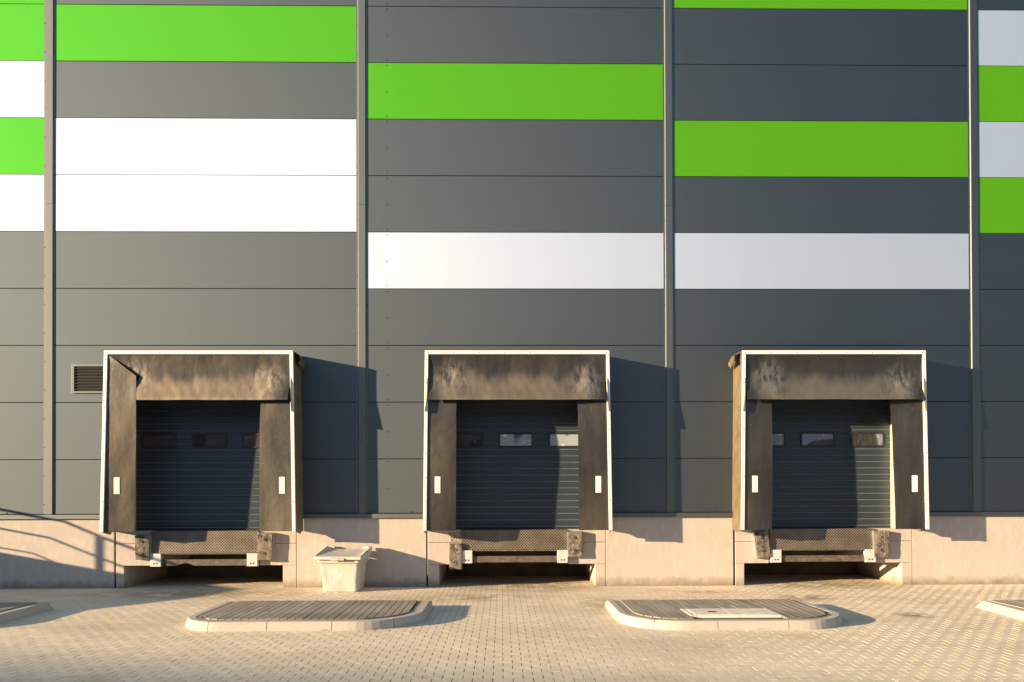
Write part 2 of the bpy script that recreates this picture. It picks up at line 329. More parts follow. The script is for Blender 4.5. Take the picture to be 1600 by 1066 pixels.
# ------------------------------------------------------------------ mesh helpers
class MB:
    """collects simple solids into one mesh"""
    def __init__(s): s.v = []; s.f = []; s.sm = []
    def add(s, verts, faces, smooth=False):
        o = len(s.v); s.v += [tuple(v) for v in verts]
        s.f += [tuple(i + o for i in f) for f in faces]; s.sm += [smooth] * len(faces)
        return s
    def box(s, x0, x1, y0, y1, z0, z1, mtx=None):
        v = [(x0, y0, z0), (x1, y0, z0), (x1, y1, z0), (x0, y1, z0), (x0, y0, z1), (x1, y0, z1), (x1, y1, z1), (x0, y1, z1)]
        if mtx: v = [tuple(mtx @ Vector(p)) for p in v]
        return s.add(v, [(0, 3, 2, 1), (4, 5, 6, 7), (0, 1, 5, 4), (1, 2, 6, 5), (2, 3, 7, 6), (3, 0, 4, 7)])
    def prism_x(s, prof, x0, x1):
        """profile list of (y,z), counter-clockwise seen from +x, extruded along x"""
        n = len(prof)
        v = [(x0, y, z) for y, z in prof] + [(x1, y, z) for y, z in prof]
        f = [(i, (i + 1) % n, n + (i + 1) % n, n + i) for i in range(n)]
        f += [tuple(range(n - 1, -1, -1)), tuple(range(n, 2 * n))]
        return s.add(v, f)
    def prism_z(s, prof, z0, z1):
        n = len(prof)
        v = [(x, y, z0) for x, y in prof] + [(x, y, z1) for x, y in prof]
        f = [(i, (i + 1) % n, n + (i + 1) % n, n + i) for i in range(n)]
        f += [tuple(range(n - 1, -1, -1)), tuple(range(n, 2 * n))]
        return s.add(v, f)
    def prism_y(s, prof, y0, y1):
        """profile list of (x,z)"""
        n = len(prof)
        v = [(x, y0, z) for x, z in prof] + [(x, y1, z) for x, z in prof]
        f = [(i, (i + 1) % n, n + (i + 1) % n, n + i) for i in range(n)]
        f += [tuple(range(n - 1, -1, -1)), tuple(range(n, 2 * n))]
        return s.add(v, f)
    def cyl(s, p0, p1, r, n=10):
        p0, p1 = Vector(p0), Vector(p1); d = (p1 - p0).normalized()
        a = d.orthogonal().normalized(); b = d.cross(a)
        v = []
        for p in (p0, p1):
            for i in range(n):
                t = 2 * math.pi * i / n
                v.append(p + a * (r * math.cos(t)) + b * (r * math.sin(t)))
        f = [(i, (i + 1) % n, n + (i + 1) % n, n + i) for i in range(n)]
        o = len(s.f)
        s.add(v, f, True)
        s.add(v, [tuple(range(n - 1, -1, -1)), tuple(range(n, 2 * n))])
        return s
    def build(s, name, m, parent=None, bevel=0.0, segs=2, loc=None, second=None):
        me = bpy.data.meshes.new(name)
        me.from_pydata(s.v, [], s.f)
        bm = bmesh.new(); bm.from_mesh(me)
        bmesh.ops.recalc_face_normals(bm, faces=bm.faces)
        bm.to_mesh(me); bm.free()
        for i, p in enumerate(me.polygons): p.use_smooth = s.sm[i]
        me.materials.append(m)
        if second:
            me.materials.append(second[0])
            for p in me.polygons: p.material_index = 1 if p.index >= second[1] else 0
        o = bpy.data.objects.new(name, me); COL.objects.link(o)
        if parent: o.parent = parent
        if loc: o.location = loc
        if bevel:
            b = o.modifiers.new('bevel', 'BEVEL'); b.width = bevel; b.segments = segs; b.limit_method = 'ANGLE'; b.angle_limit = math.radians(40)
        return o

def sheet(fn, nu, nv, th=0.006):
    """closed thin solid following fn(u,v)->Vector"""
    mb = MB()
    P = [[Vector(fn(i / nu, j / nv)) for j in range(nv + 1)] for i in range(nu + 1)]
    fr, bk = [], []
    for i in range(nu + 1):
        for j in range(nv + 1):
            a = P[min(i + 1, nu)][j] - P[max(i - 1, 0)][j]; b = P[i][min(j + 1, nv)] - P[i][max(j - 1, 0)]
            n = a.cross(b)
            n = n.normalized() if n.length > 1e-9 else Vector((0, -1, 0))
            fr.append(P[i][j] + n * th / 2); bk.append(P[i][j] - n * th / 2)
    id = lambda i, j: i * (nv + 1) + j
    F = [(id(i, j), id(i + 1, j), id(i + 1, j + 1), id(i, j + 1)) for i in range(nu) for j in range(nv)]
    o = len(fr)
    G = [tuple(o + k for k in reversed(f)) for f in F]
    E = []
    for i in range(nu):
        E.append((id(i, 0), o + id(i, 0), o + id(i + 1, 0), id(i + 1, 0)))
        E.append((id(i, nv), id(i + 1, nv), o + id(i + 1, nv), o + id(i, nv)))
    for j in range(nv):
        E.append((id(0, j), id(0, j + 1), o + id(0, j + 1), o + id(0, j)))
        E.append((id(nu, j), o + id(nu, j), o + id(nu, j + 1), id(nu, j + 1)))
    mb.add(fr + bk, F + G, True)
    mb.sm = [True] * len(mb.f)
    mb.add(fr + bk, E, False)
    return mb

def nz(x, y, z=0.0): return noise.noise(Vector((x, y, z)))

def tag(o, label, cat, group=None, kind=None):
    if label: o['label'] = label
    if cat: o['category'] = cat
    if group: o['group'] = group
    if kind: o['kind'] = kind
    return o

def thing(name, loc=(0, 0, 0), rz=0.0):
    o = bpy.data.objects.new(name, None); COL.objects.link(o)
    o.location = loc; o.rotation_euler = (0, 0, rz); o.empty_display_size = 0.2
    return o

# ------------------------------------------------------------------ paved ground
def build_paving():
    PX, PY = 0.2, 0.14
    g = 0.0040
    X0, X1, Y0, Y1 = -6.0, 24.0, -12.6, 2.0
    a, w, h1 = 0.1, 0.0575, 0.0825
    # outline of a double-T paver, counter-clockwise
    def outline(ins, insx):
        A, W, H = a - insx, w - ins, h1 - ins
        c = 0.065 + ins * 0.41; d = 0.035 + ins * 0.41
        return [(-A, -H), (-c, -H), (-d, -W), (d, -W), (c, -H), (A, -H), (A, H), (c, H), (d, W), (-d, W), (-c, H), (-A, H)]
    low = np.array(outline(0.0009, 0.0042)); top = np.array(outline(0.0015, 0.0046)); n = 12
    nr = int((Y1 - Y0) / PY); nc = int((X1 - X0) / PX)
    rng = np.random.default_rng(3)
    cxs, cys = [], []
    for r in range(nr):
        yy = Y1 - 0.0825 - r * PY
        cx = X0 + np.arange(nc) * PX + (0.1 if r % 2 else 0.0)
        # inside the building only the pits are paved
        if yy > -0.09:
            if yy > 0.0:
                k = np.zeros(len(cx), bool)
                for c in (3.05, 9.09, 15.05): k |= np.abs(cx - c) < 1.53 + 0.25
                cx = cx[k]
        cxs.append(cx); cys.append(np.full(len(cx), yy))
    cx = np.concatenate(cxs); cyy = np.concatenate(cys)
    # leave out pavers hidden beneath the raised islands
    keep = np.ones(len(cx), bool)
    for x0, x1 in ISL_X:
        keep &= ~((cx > x0 + 0.9) & (cx < x1 - 0.9) & (cyy > -4.5) & (cyy < -3.0))
    cx, cyy = cx[keep], cyy[keep]
    K = len(cx)
    dz = rng.normal(0, 0.0004, K); tx = rng.normal(0, 0.0022, K); ty = rng.normal(0, 0.0022, K)
    jx = rng.normal(0, 0.0006, K); jy = rng.normal(0, 0.0006, K)
    V = np.zeros((K, 36, 3))
    for s, (ring, z) in enumerate(((low, -0.014), (low, -0.0008), (top, 0.0))):
        sl = slice(s * 12, s * 12 + 12)
        V[:, sl, 0] = cx[:, None] + ring[None, :, 0] + jx[:, None]
        V[:, sl, 1] = cyy[:, None] + ring[None, :, 1] + jy[:, None]
        V[:, sl, 2] = z + dz[:, None] + ring[None, :, 0] * tx[:, None] + ring[None, :, 1] * ty[:, None]
    V = V.reshape(-1, 3)
    quads = []
    for s in (0, 12):
        for i in range(n):
            j = (i + 1) % n
            quads.append((s + i, s + j, s + 12 + j, s + 12 + i))
    topf = [24 + i for i in range(12)]
    # top split in three convex pieces: left flange, waist, right flange
    tops = [[24 + i for i in (0, 1, 10, 11)], [24 + i for i in (1, 2, 9, 10)], [24 + i for i in (2, 3, 8, 9)], [24 + i for i in (3, 4, 7, 8)], [24 + i for i in (4, 5, 6, 7)]]
    pat = np.array(quads + tops)           # all quads
    F = (pat[None] + (np.arange(K) * 36)[:, None, None]).reshape(-1, 4)
    me = bpy.data.meshes.new('paving')
    me.vertices.add(len(V)); me.vertices.foreach_set('co', V.ravel())
    me.loops.add(F.size); me.loops.foreach_set('vertex_index', F.ravel())
    me.polygons.add(len(F)); me.polygons.foreach_set('loop_start', np.arange(len(F)) * 4); me.polygons.foreach_set('loop_total', np.full(len(F), 4))
    me.update(calc_edges=True); me.validate()
    me.polygons.foreach_set('use_smooth', np.zeros(len(F), dtype=bool))
    tone = rng.random(K)
    at = me.attributes.new('tone', 'FLOAT', 'FACE')
    at.data.foreach_set('value', np.repeat(tone, len(pat)).astype(np.float32))
    me.materials.append(M_PAVER)
    o = bpy.data.objects.new('paving', me); COL.objects.link(o)
    tag(o, 'beige interlocking concrete pavers of the loading yard', None, None, 'structure')
    b = MB(); b.box(X0 + 0.1, X1 - 0.1, Y0 + 0.1, 2.2, -0.2, -0.0095)
    tag(b.build('paving_bed', M_JOINT), 'dark sand bed in the paver joints', None, None, 'structure')
    R = 600.0
    g2 = MB()
    xa, xb, ya = X0 + 0.12, X1 - 0.12, Y0 + 0.12
    z = -0.004
    g2.add([(-R, -R, z), (R, -R, z), (R, ya, z), (-R, ya, z), (xa, ya, z), (xa, R, z), (-R, R, z), (xb, ya, z), (R, R, z), (xb, R, z)],
           [(0, 1, 2, 7, 4, 3), (3, 4, 5, 6), (7, 2, 8, 9)])
    tag(g2.build('ground', M_GROUND), 'paved ground running on around the loading yard', None, None, 'structure')

# ------------------------------------------------------------------ raised islands
def arc(cx, cy, r, a0, a1, n):
    return [(cx + r * math.cos(math.radians(a0 + (a1 - a0) * i / n)), cy + r * math.sin(math.radians(a0 + (a1 - a0) * i / n))) for i in range(n + 1)]

def offset_poly(pts, d):
    """inset of an open polyline towards its left side"""
    out = []
    for i, p in enumerate(pts):
        a = Vector(pts[max(i - 1, 0)]); b = Vector(pts[min(i + 1, len(pts) - 1)])
        t = (b - a).normalized(); nrm = Vector((-t.y, t.x))
        out.append((p[0] + nrm.x * d, p[1] + nrm.y * d))
    return out

ISLAND_H = 0.12
def make_island(name, x0, x1, yb, yf, rl, rr, label, cover=None, skew=(0, 0)):
    root = thing(name, ((x0 + x1) / 2, (yb + yf) / 2, 0))
    ox, oy = root.location.x, root.location.y
    L0, R0 = x0 - ox, x1 - ox; B, Fy = yb - oy, yf - oy
    # outline from back-left, down the left side, along the front, up the right side
    pts = [(L0 + skew[0], B), (L0 + skew[0] * 0.5, (B + Fy + rl) / 2)] + arc(L0 + rl, Fy + rl, rl, 180, 270, 14)
    n_str = 8
    xs, xe = L0 + rl, R0 - rr
    pts += [(xs + (xe - xs) * i / n_str, Fy) for i in range(1, n_str)]
    pts += arc(R0 - rr, Fy + rr, rr, 270, 360, 14) + [(R0 + skew[1] * 0.5, (B + Fy + rr) / 2), (R0 + skew[1], B)]
    inner = offset_poly(pts, 0.135)
    H = ISLAND_H
    # kerb stones: split the run into stones about a metre long, each its own piece of the one kerb mesh
    segs = [0]
    acc = 0
    for i in range(1, len(pts)):
        acc += (Vector(pts[i]) - Vector(pts[i - 1])).length
        if acc > 0.78 and i < len(pts) - 2: segs.append(i); acc = 0
    segs.append(len(pts) - 1)
    prof = [(0.0, -0.05), (0.0, 0.02), (0.018, H - 0.03), (0.03, H - 0.008), (0.045, H), (0.135, H), (0.135, -0.05)]
    for a, b in zip(segs[:-1], segs[1:]):
        mb = MB()
        rings = []
        for i in range(a, b + 1):
            p, q = Vector(pts[i]), Vector(inner[i])
            d = (q - p).normalized()
            t = Vector((d.y, -d.x))
            g = 0.0045 if i == a else (-0.0045 if i == b else 0)
            j = Vector(pts[min(i + 1, len(pts) - 1)]) - Vector(pts[max(i - 1, 0)]); j.normalize()
            rings.append([(p.x + d.x * u + j.x * g, p.y + d.y * u + j.y * g, z) for u, z in prof])
        V = [v for r in rings for v in r]; m_ = len(prof); F = []
        for k in range(len(rings) - 1):
            for i in range(m_ - 1):
                F.append((k * m_ + i, k * m_ + i + 1, (k + 1) * m_ + i + 1, (k + 1) * m_ + i))
        F.append(tuple(range(m_))); F.append(tuple((len(rings) - 1) * m_ + i for i in reversed(range(m_))))
        mb.add(V, F)
        mb.build('kerb_stone', M_KERB, root)
    # sloped rear edge
    MB().prism_x([(B, -0.05), (B, H - 0.012), (B + 0.13, 0.003), (B + 0.13, -0.05)], L0 + skew[0] + 0.01, R0 + skew[1] - 0.01).build('rear_edging', M_KERB, root)
    # pavers: long narrow bricks running away from the building
    poly = offset_poly(pts, 0.139)
    poly = [(p[0], min(p[1], B - 0.003)) for p in poly]
    def clip(x):
        """front y limit of the inner outline at x"""
        best = None
        for (xa, ya), (xb, yb_) in zip(poly[:-1], poly[1:]):
            if (xa - x) * (xb - x) <= 0 and xa != xb:
                y = ya + (yb_ - ya) * (x - xa) / (xb - xa)
                if best is None or y < best: best = y
        return best
    xmin = min(p[0] for p in poly); xmax = max(p[0] for p in poly)
    V, F, T = [], [], []
    rng = random.Random(int(x0 * 10))
    xr = []
    # border strip along the kerb, laid from short blocks
    inn2 = offset_poly(pts, 0.139 + 0.075)
    x = xmin + 0.085
    w = 0.105
    mb = MB(); tones = []
    def block(quad, z, tone):
        v = [(p[0], p[1], z - 0.05) for p in quad] + [(p[0], p[1], z) for p in quad]
        mb.add(v, [(4, 5, 6, 7), (0, 1, 5, 4), (1, 2, 6, 5), (2, 3, 7, 6), (3, 0, 4, 7)])
        tones.extend([tone] * 5)
    for i in range(len(poly) - 1):
        block([poly[i], poly[i + 1], (Vector(inn2[i]).lerp(Vector(inn2[i + 1]), 1.0)), inn2[i]], H - 0.004, rng.random())
    poly2 = [(p[0], min(p[1], B - 0.003)) for p in offset_poly(pts, 0.139 + 0.081)]
    def clip2(x):
        best = None
        for (xa, ya), (xb, yb_) in zip(poly2[:-1], poly2[1:]):
            if (xa - x) * (xb - x) <= 0 and xa != xb:
                y = ya + (yb_ - ya) * (x - xa) / (xb - xa)
                if best is None or y < best: best = y
        return best
    xq0 = min(p[0] for p in poly2) + 0.004; xq1 = max(p[0] for p in poly2) - 0.004
    x = xq0
    while x < xq1 - 0.02:
        xe_ = min(x + w, xq1)
        f0, f1 = clip2(x + 0.001), clip2(xe_ - 0.001)
        if f0 is not None and f1 is not None:
            y = B - 0.004
            yl = min(f0, f1)
            while y > yl:
                yn = y - 0.62
                q0 = max(yn, f0); q1 = max(yn, f1)
                if q0 < y - 0.005 or q1 < y - 0.005:
                    gx = 0.013
                    inside = cover and (cover[0] - ox - 0.01 < (x + xe_) / 2 < cover[1] - ox + 0.01) and (cover[2] - oy < y - 0.1 < cover[3] - oy)
                    if not inside:
                        zz = H + 0.008 + rng.gauss(0, 0.0008)
                        block([(x + gx / 2, min(q0 + 0.0012, y - 0.002)), (xe_ - gx / 2, min(q1 + 0.0012, y - 0.002)), (xe_ - gx / 2, y - 0.0012), (x + gx / 2, y - 0.0012)], zz, rng.random())
                y = yn
        x = xe_
    o = mb.build('island_paving', M_ISLAND, root)
    me = o.data
    at = me.attributes.new('tone', 'FLOAT', 'FACE')
    at.data.foreach_set('value', np.array(tones, dtype=np.float32))
    bed = MB()
    bed.prism_z([(p[0], p[1]) for p in offset_poly(pts, 0.137)], -0.02, H - 0.022)
    bed.build('bedding', M_JOINT, root)
    if cover:
        c = MB()
        x0_, x1_, y0_, y1_ = cover[0] - ox, cover[1] - ox, cover[2] - oy, cover[3] - oy
        xm = x0_ + (x1_ - x0_) * 0.47
        zt = H + 0.014
        c.box(x0_ + 0.09, xm - 0.003, y0_ + 0.07, y1_ - 0.06, H - 0.05, zt)
        c.box(xm + 0.003, x1_ - 0.16, y0_ + 0.07, y1_ - 0.06, H - 0.05, zt)
        o = c.build('cover_slab', M_COVER, root, bevel=0.004)
        f = MB()
        f.box(x0_, x0_ + 0.085, y0_, y1_, H - 0.05, zt - 0.003)
        f.box(x1_ - 0.155, x1_, y0_, y1_, H - 0.05, zt - 0.003)
        f.box(x0_ + 0.087, x1_ - 0.157, y0_, y0_ + 0.066, H - 0.05, zt - 0.003)
        f.box(x0_ + 0.087, x1_ - 0.157, y1_ - 0.056, y1_, H - 0.05, zt - 0.003)
        f.build('cover_frame', M_COVER, root, bevel=0.003)
        hnd = MB(); cxh, cyh = x0_ + 0.38, (y0_ + y1_) / 2
        hnd.cyl((cxh, cyh, zt - 0.01), (cxh, cyh, zt + 0.003), 0.065, 20)
        hnd.build('lifting_recess', M_RUSTBAR, root)
    tag(root, label, 'kerb island', 'raised kerb islands between the loading bays')
    return root

ISL_X = [(4.40, 7.69), (10.42, 13.60), (-1.60, 1.72), (16.20, 19.45)]
build_paving()
make_island('traffic_island', 4.40, 7.69, -2.77, -4.80, 0.62, 0.95, 'whole raised kerb island with plain grey slatted paving, in front of the storage bin', None, (0.0, 0.0))
make_island('traffic_island', 10.42, 13.58, -2.86, -4.92, 0.85, 0.80, 'raised kerb island with a pale concrete hatch set in its grey paving', (11.38, 12.64, -4.50, -3.86), (0.0, -0.05))
make_island('traffic_island', -1.60, 1.72, -2.82, -4.85, 0.62, 0.80, 'shaded kerb island cut off by the left edge of the photo', None, (0.0, -0.02))
make_island('traffic_island', 16.15, 19.45, -3.10, -5.10, 0.85, 0.80, 'sunlit kerb island cut off by the right edge of the photo', None, (0.10, 0.0))

# ------------------------------------------------------------------ warehouse
wh = thing('warehouse', (9.0, 0.0, 0.0))
tag(wh, 'warehouse facade clad in grey, green and silver white horizontal panels over a concrete base', 'warehouse')
WX = -9.0    # children are given in world x, shifted into the root's frame
def WB(mb, name, m, bevel=0.0, parent=None, segs=2, second=None):
    mb.v = [(v[0] + WX, v[1], v[2]) for v in mb.v]
    return mb.build(name, m, parent or wh, bevel, segs, None, second)

SEAM0, PH = 2.47715, 1.09992
TH = 0.12
DOORC = (3.07, 9.07, 15.07)
OPEN_TOP = 3.98
OHW = 1.43
ROWCOL = {
    'A': {8: 'G', 7: 'G', 6: 'W', 5: 'G', 4: 'W'},
    'B': {7: 'G', 5: 'W', 4: 'W'},
    'C': {6: 'G', 3: 'W'},
    'D': {8: 'G', 5: 'G', 3: 'W'},
    'E': {7: 'W', 6: 'G', 5: 'W', 4: 'G'},
}
BAYS = [('Z', -11.9, -5.9), ('A', -5.9, 0.1), ('B', 0.1, 6.1), ('C', 6.1, 12.07), ('D', 12.07, 18.07), ('E', 18.07, 24.07), ('Y', 24.07, 30.0)]
def panel_prof(z0, z1):
    g, c = 0.0045, 0.004
    return [(0.0, z0 + g + c), (c, z0 + g), (TH, z0 + g), (TH, z1 - g), (c, z1 - g), (0.0, z1 - g - c)]
for bay, xa, xb in BAYS:
    dc = [c for c in DOORC if xa < c < xb]
    for r in range(-1, 11):
        z0, z1 = SEAM0 + r * PH, SEAM0 + (r + 1) * PH
        code = ROWCOL.get(bay, {}).get(r, '')
        m = {'G': M_GREEN, 'W': M_WHITE}.get(code, M_GREY)
        mb = MB()
        if dc and z0 < OPEN_TOP:
            o0, o1 = dc[0] - OHW, dc[0] + OHW
            mb.prism_x(panel_prof(z0, z1), xa + 0.004, o0)
            m3 = MB(); m3.prism_x(panel_prof(z0, z1), o1, xb - 0.004); WB(m3, 'wall_panel', m)
            if z1 > OPEN_TOP:
                m4 = MB(); m4.prism_x([(0.0, OPEN_TOP), (TH, OPEN_TOP), (TH, z1 - 0.0045), (0.004, z1 - 0.0045), (0.0, z1 - 0.0085)], o0 + 0.001, o1 - 0.001); WB(m4, 'wall_panel', m)
        else:
            mb.prism_x(panel_prof(z0, z1), xa + 0.004, xb - 0.004)
        nf = len(mb.f)
        if bay == 'C':
            for zz in (z0 + 0.055, z0 + 0.53, z1 - 0.055):
                mb.cyl((6.575, -0.007, zz), (6.575, 0.003, zz), 0.0095, 8)
        WB(mb, 'wall_panel', m, second=(M_SCREW, nf) if bay == 'C' else None)
# vertical cover strips (hat profile with chamfered sides)
for px in (-5.99, 0.0, 6.0, 11.965, 17.965, 23.97):
    for z0, z1 in ((1.425, 7.40), (7.404, 14.5)):
        mb = MB()
        e = 0.0 if z0 < 2 else 0.001
        prof = [(px - 0.012, -0.0015), (px - 0.012, -0.003 - e), (px + 0.018, -0.003 - e), (px + 0.032, -0.025 - e), (px + 0.162, -0.025 - e), (px + 0.174, -0.003 - e), (px + 0.205, -0.003 - e), (px + 0.205, -0.0015)]
        mb.prism_z(prof, z0, z1)
        nf = len(mb.f)
        z = z0 + 0.19
        while z < min(z1, 12.6):
            for xx in (px + 0.003, px + 0.192):
                mb.cyl((xx, -0.009, z), (xx, -0.002, z), 0.009, 8)
            z += 0.55
        WB(mb, 'cover_strip', M_TRIM, second=(M_SCREW, nf))
# drip flashing at the foot of the cladding, broken at the shelters
for a, b in ((-11.9, 1.50), (4.86, 7.40), (10.78, 13.36), (16.72, 30.0)):
    mb = MB()
    mb.prism_x([(-0.004, 1.432), (-0.010, 1.436), (-0.046, 1.418), (-0.050, 1.412), (-0.050, 1.338), (-0.047, 1.335), (-0.004, 1.350)], a, b)
    nf = len(mb.f); x = a + 0.38
    while x < b - 0.05:
        mb.cyl((x, -0.009, 1.452), (x, 0.003, 1.452), 0.012, 8); x += 0.9
    WB(mb, 'drip_flashing', M_TRIM, second=(M_SCREW, nf))
# concrete plinth elements
for a, b in ((-12.0, -6.2), (-6.19, 1.331), (4.829, 7.327), (10.805, 13.294), (16.80, 22.4), (22.41, 30.0)):
    mb = MB(); mb.box(a, b, 0.004, 0.24, -0.05, 1.372)
    WB(mb, 'plinth', M_CONC, 0.006)
# shell behind
mb = MB()
mb.box(-12.0, 30.0, 39.7, 40.0, 0, 15.7); mb.box(-12.0, -11.8, 0.24, 39.7, 0, 15.7); mb.box(29.8, 30.0, 0.24, 39.7, 0, 15.7)
mb.box(-11.8, 29.8, 0.35, 0.5, 4.2, 15.6)
WB(mb, 'shell_wall', M_GREY)
mb = MB(); mb.box(-12.1, 30.1, -0.06, 40.1, 15.71, 15.95)
WB(mb, 'roof', M_TRIM)

# docks: pit, reveal, door
def rounded_rect(x0, x1, z0, z1, r, n=5):
    out = []
    for cx, cz, a in ((x1 - r, z0 + r, -90), (x1 - r, z1 - r, 0), (x0 + r, z1 - r, 90), (x0 + r, z0 + r, 180)):
        for i in range(n + 1):
            t = math.radians(a + 90 * i / n); out.append((cx + r * math.cos(t), cz + r * math.sin(t)))
    return out

def ring_y(mb, outer, inner, y0, y1):
    n = len(outer)
    V = [(x, y0, z) for x, z in outer] + [(x, y0, z) for x, z in inner] + [(x, y1, z) for x, z in outer] + [(x, y1, z) for x, z in inner]
    F = []
    for i in range(n):
        j = (i + 1) % n
        F += [(i, j, n + j, n + i), (2 * n + i, 3 * n + i, 3 * n + j, 2 * n + j), (i, 2 * n + i, 2 * n + j, j), (n + i, n + j, 3 * n + j, 3 * n + i)]
    mb.add(V, F)

PITS = [(1.370, 1.527, 4.566, 4.824), (7.362, 7.574, 10.600, 10.800), (13.332, 13.506, 16.592, 16.795)]
LIPC = (3.085, 9.04, 15.02)
for k in range(3):
    a, b, c, d = PITS[k]
    lc = LIPC[k]; l0, l1 = lc - 1.035, lc + 1.035
    p = MB(); pr = MB()
    p.box(a, b - 0.0, 0.0, 2.0, -0.05, 0.43); pr.box(c, d, 0.0, 2.0, -0.05, 0.43)
    pb = MB()
    for q in range(3): pb.box(b - 0.02 + (c - b + 0.04) * q / 3 + 0.004, b - 0.02 + (c - b + 0.04) * (q + 1) / 3 - 0.004, 1.955, 1.998, -0.05, 1.05)
    pb.box(a, d, 2.003, 2.2, -0.05, 1.09)
    for q, (qa, qb) in enumerate(((a + 0.01, l0 - 0.004), (l1 + 0.004, d - 0.01))): pb.box(qa, qb, 0.12, 1.95, 0.422, 0.4315)
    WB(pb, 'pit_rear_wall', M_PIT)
    p.box(a, l0, 0.0, 2.0, 0.433, 0.853); pr.box(l1, d, 0.0, 2.0, 0.433, 0.853)
    p.box(a, l0, 0.0, 2.0, 0.859, 1.10); pr.box(l1, d, 0.0, 2.0, 0.859, 1.10)
    WB(p, 'pit_side_block', M_CONC, 0.008); WB(pr, 'pit_side_block', M_CONC, 0.008)
    u = MB(); u.box(a - 0.03, DOORC[k] - OHW - 0.004, 0.012, 0.24, 1.105, 1.37); u.box(DOORC[k] + OHW + 0.004, d + 0.03, 0.012, 0.24, 1.105, 1.37)
    WB(u, 'upstand', M_CONC)
    o0, o1 = DOORC[k] - OHW, DOORC[k] + OHW
    rv = MB()
    rv.box(o0 - 0.03, o0 - 0.002, 0.245, 0.34, 1.10, OPEN_TOP); rv.box(o1 + 0.002, o1 + 0.03, 0.245, 0.34, 1.10, OPEN_TOP)
    rv.box(o0 - 0.03, o0 + 0.002, -0.004, 0.243, 1.10, OPEN_TOP); rv.box(o1 - 0.002, o1 + 0.03, -0.004, 0.243, 1.10, OPEN_TOP)
    rv.box(o0 + 0.004, o1 - 0.004, -0.004, 0.34, OPEN_TOP - 0.004, OPEN_TOP + 0.03)
    rv.box(o0 - 0.02, o1 + 0.02, 0.36, 0.5, 3.9, 4.3)
    WB(rv, 'door_reveal', M_REVEAL)
    # sectional door: ribbed leaf
    YD = 0.245
    prof = [(YD + 0.05, 1.105), (YD, 1.105)]
    z = 1.105
    step = 0.1262
    zz = 1.105 + 0.055
    while zz < 4.12:
        prof += [(YD, zz - 0.013), (YD + 0.010, zz - 0.004), (YD + 0.012, zz + 0.004), (YD, zz + 0.005)]
        zz += step
    prof += [(YD, 4.15), (YD + 0.05, 4.15)]
    dm = MB(); dm.prism_x(prof, o0 + 0.006, o1 - 0.006)
    door = WB(dm, 'sectional_door', M_DOOR)
    door.data.materials.append(M_DOORLIP)
    for p_ in door.data.polygons:
        if p_.normal.y < -0.2 and p_.normal.z > 0.2: p_.material_index = 1
    rs = MB(); rs.box(o0 + 0.008, o1 - 0.008, YD - 0.012, YD + 0.04, 1.1005, 1.13)
    s_ = WB(rs, 'bottom_seal', M_RUB, 0.004, door)
    for q in (-1, 0, 1):
        wc = DOORC[k] + q * 0.983 + (0.0 if k != 2 else -0.02)
        x0, x1, z0_, z1_ = wc - 0.342, wc + 0.342, 2.708, 2.998
        fr = MB()
        ring_y(fr, rounded_rect(x0, x1, z0_, z1_, 0.05), rounded_rect(x0 + 0.032, x1 - 0.032, z0_ + 0.032, z1_ - 0.032, 0.022), YD - 0.016, YD + 0.012)
        w_ = WB(fr, 'window_frame', M_RUB, 0.004, door)
        pn = MB(); pn.prism_y(rounded_rect(x0 + 0.028, x1 - 0.028, z0_ + 0.028, z1_ - 0.028, 0.022), YD - 0.004, YD + 0.008)
        pm = M_PANE_A if (k == 0 or (k == 1 and q == -1)) else (M_PANE_B if k == 1 else M_PANE_C)
        WB(pn, 'window_pane', pm, 0, door)

# louvred vent left of the first shelter
v = MB()
vx0, vx1, vz0, vz1 = 0.533, 1.24, 3.752, 4.318
v.box(vx0, vx0 + 0.05, -0.03, 0.002, vz0, vz1); v.box(vx1 - 0.05, vx1, -0.03, 0.002, vz0, vz1)
v.box(vx0 + 0.051, vx1 - 0.051, -0.03, 0.002, vz1 - 0.05, vz1); v.box(vx0 + 0.051, vx1 - 0.051, -0.03, 0.002, vz0, vz0 + 0.04)
vent = WB(v, 'vent_grille', M_TRIM, 0.003)
v = MB(); v.box(vx0 + 0.04, vx1 - 0.04, -0.004, -0.001, vz0 + 0.03, vz1 - 0.04); WB(v, 'vent_backing', M_BLACK, 0, vent)
v = MB()
nb = 8
for i in range(nb):
    zc = vz0 + 0.055 + (vz1 - vz0 - 0.11) * (i + 0.5) / nb
    v.prism_x([(-0.028, zc - 0.012), (-0.026, zc - 0.014), (-0.005, zc + 0.014), (-0.007, zc + 0.016)], vx0 + 0.052, vx1 - 0.052)
WB(v, 'vent_louvres', M_LOUVRE, 0, vent)

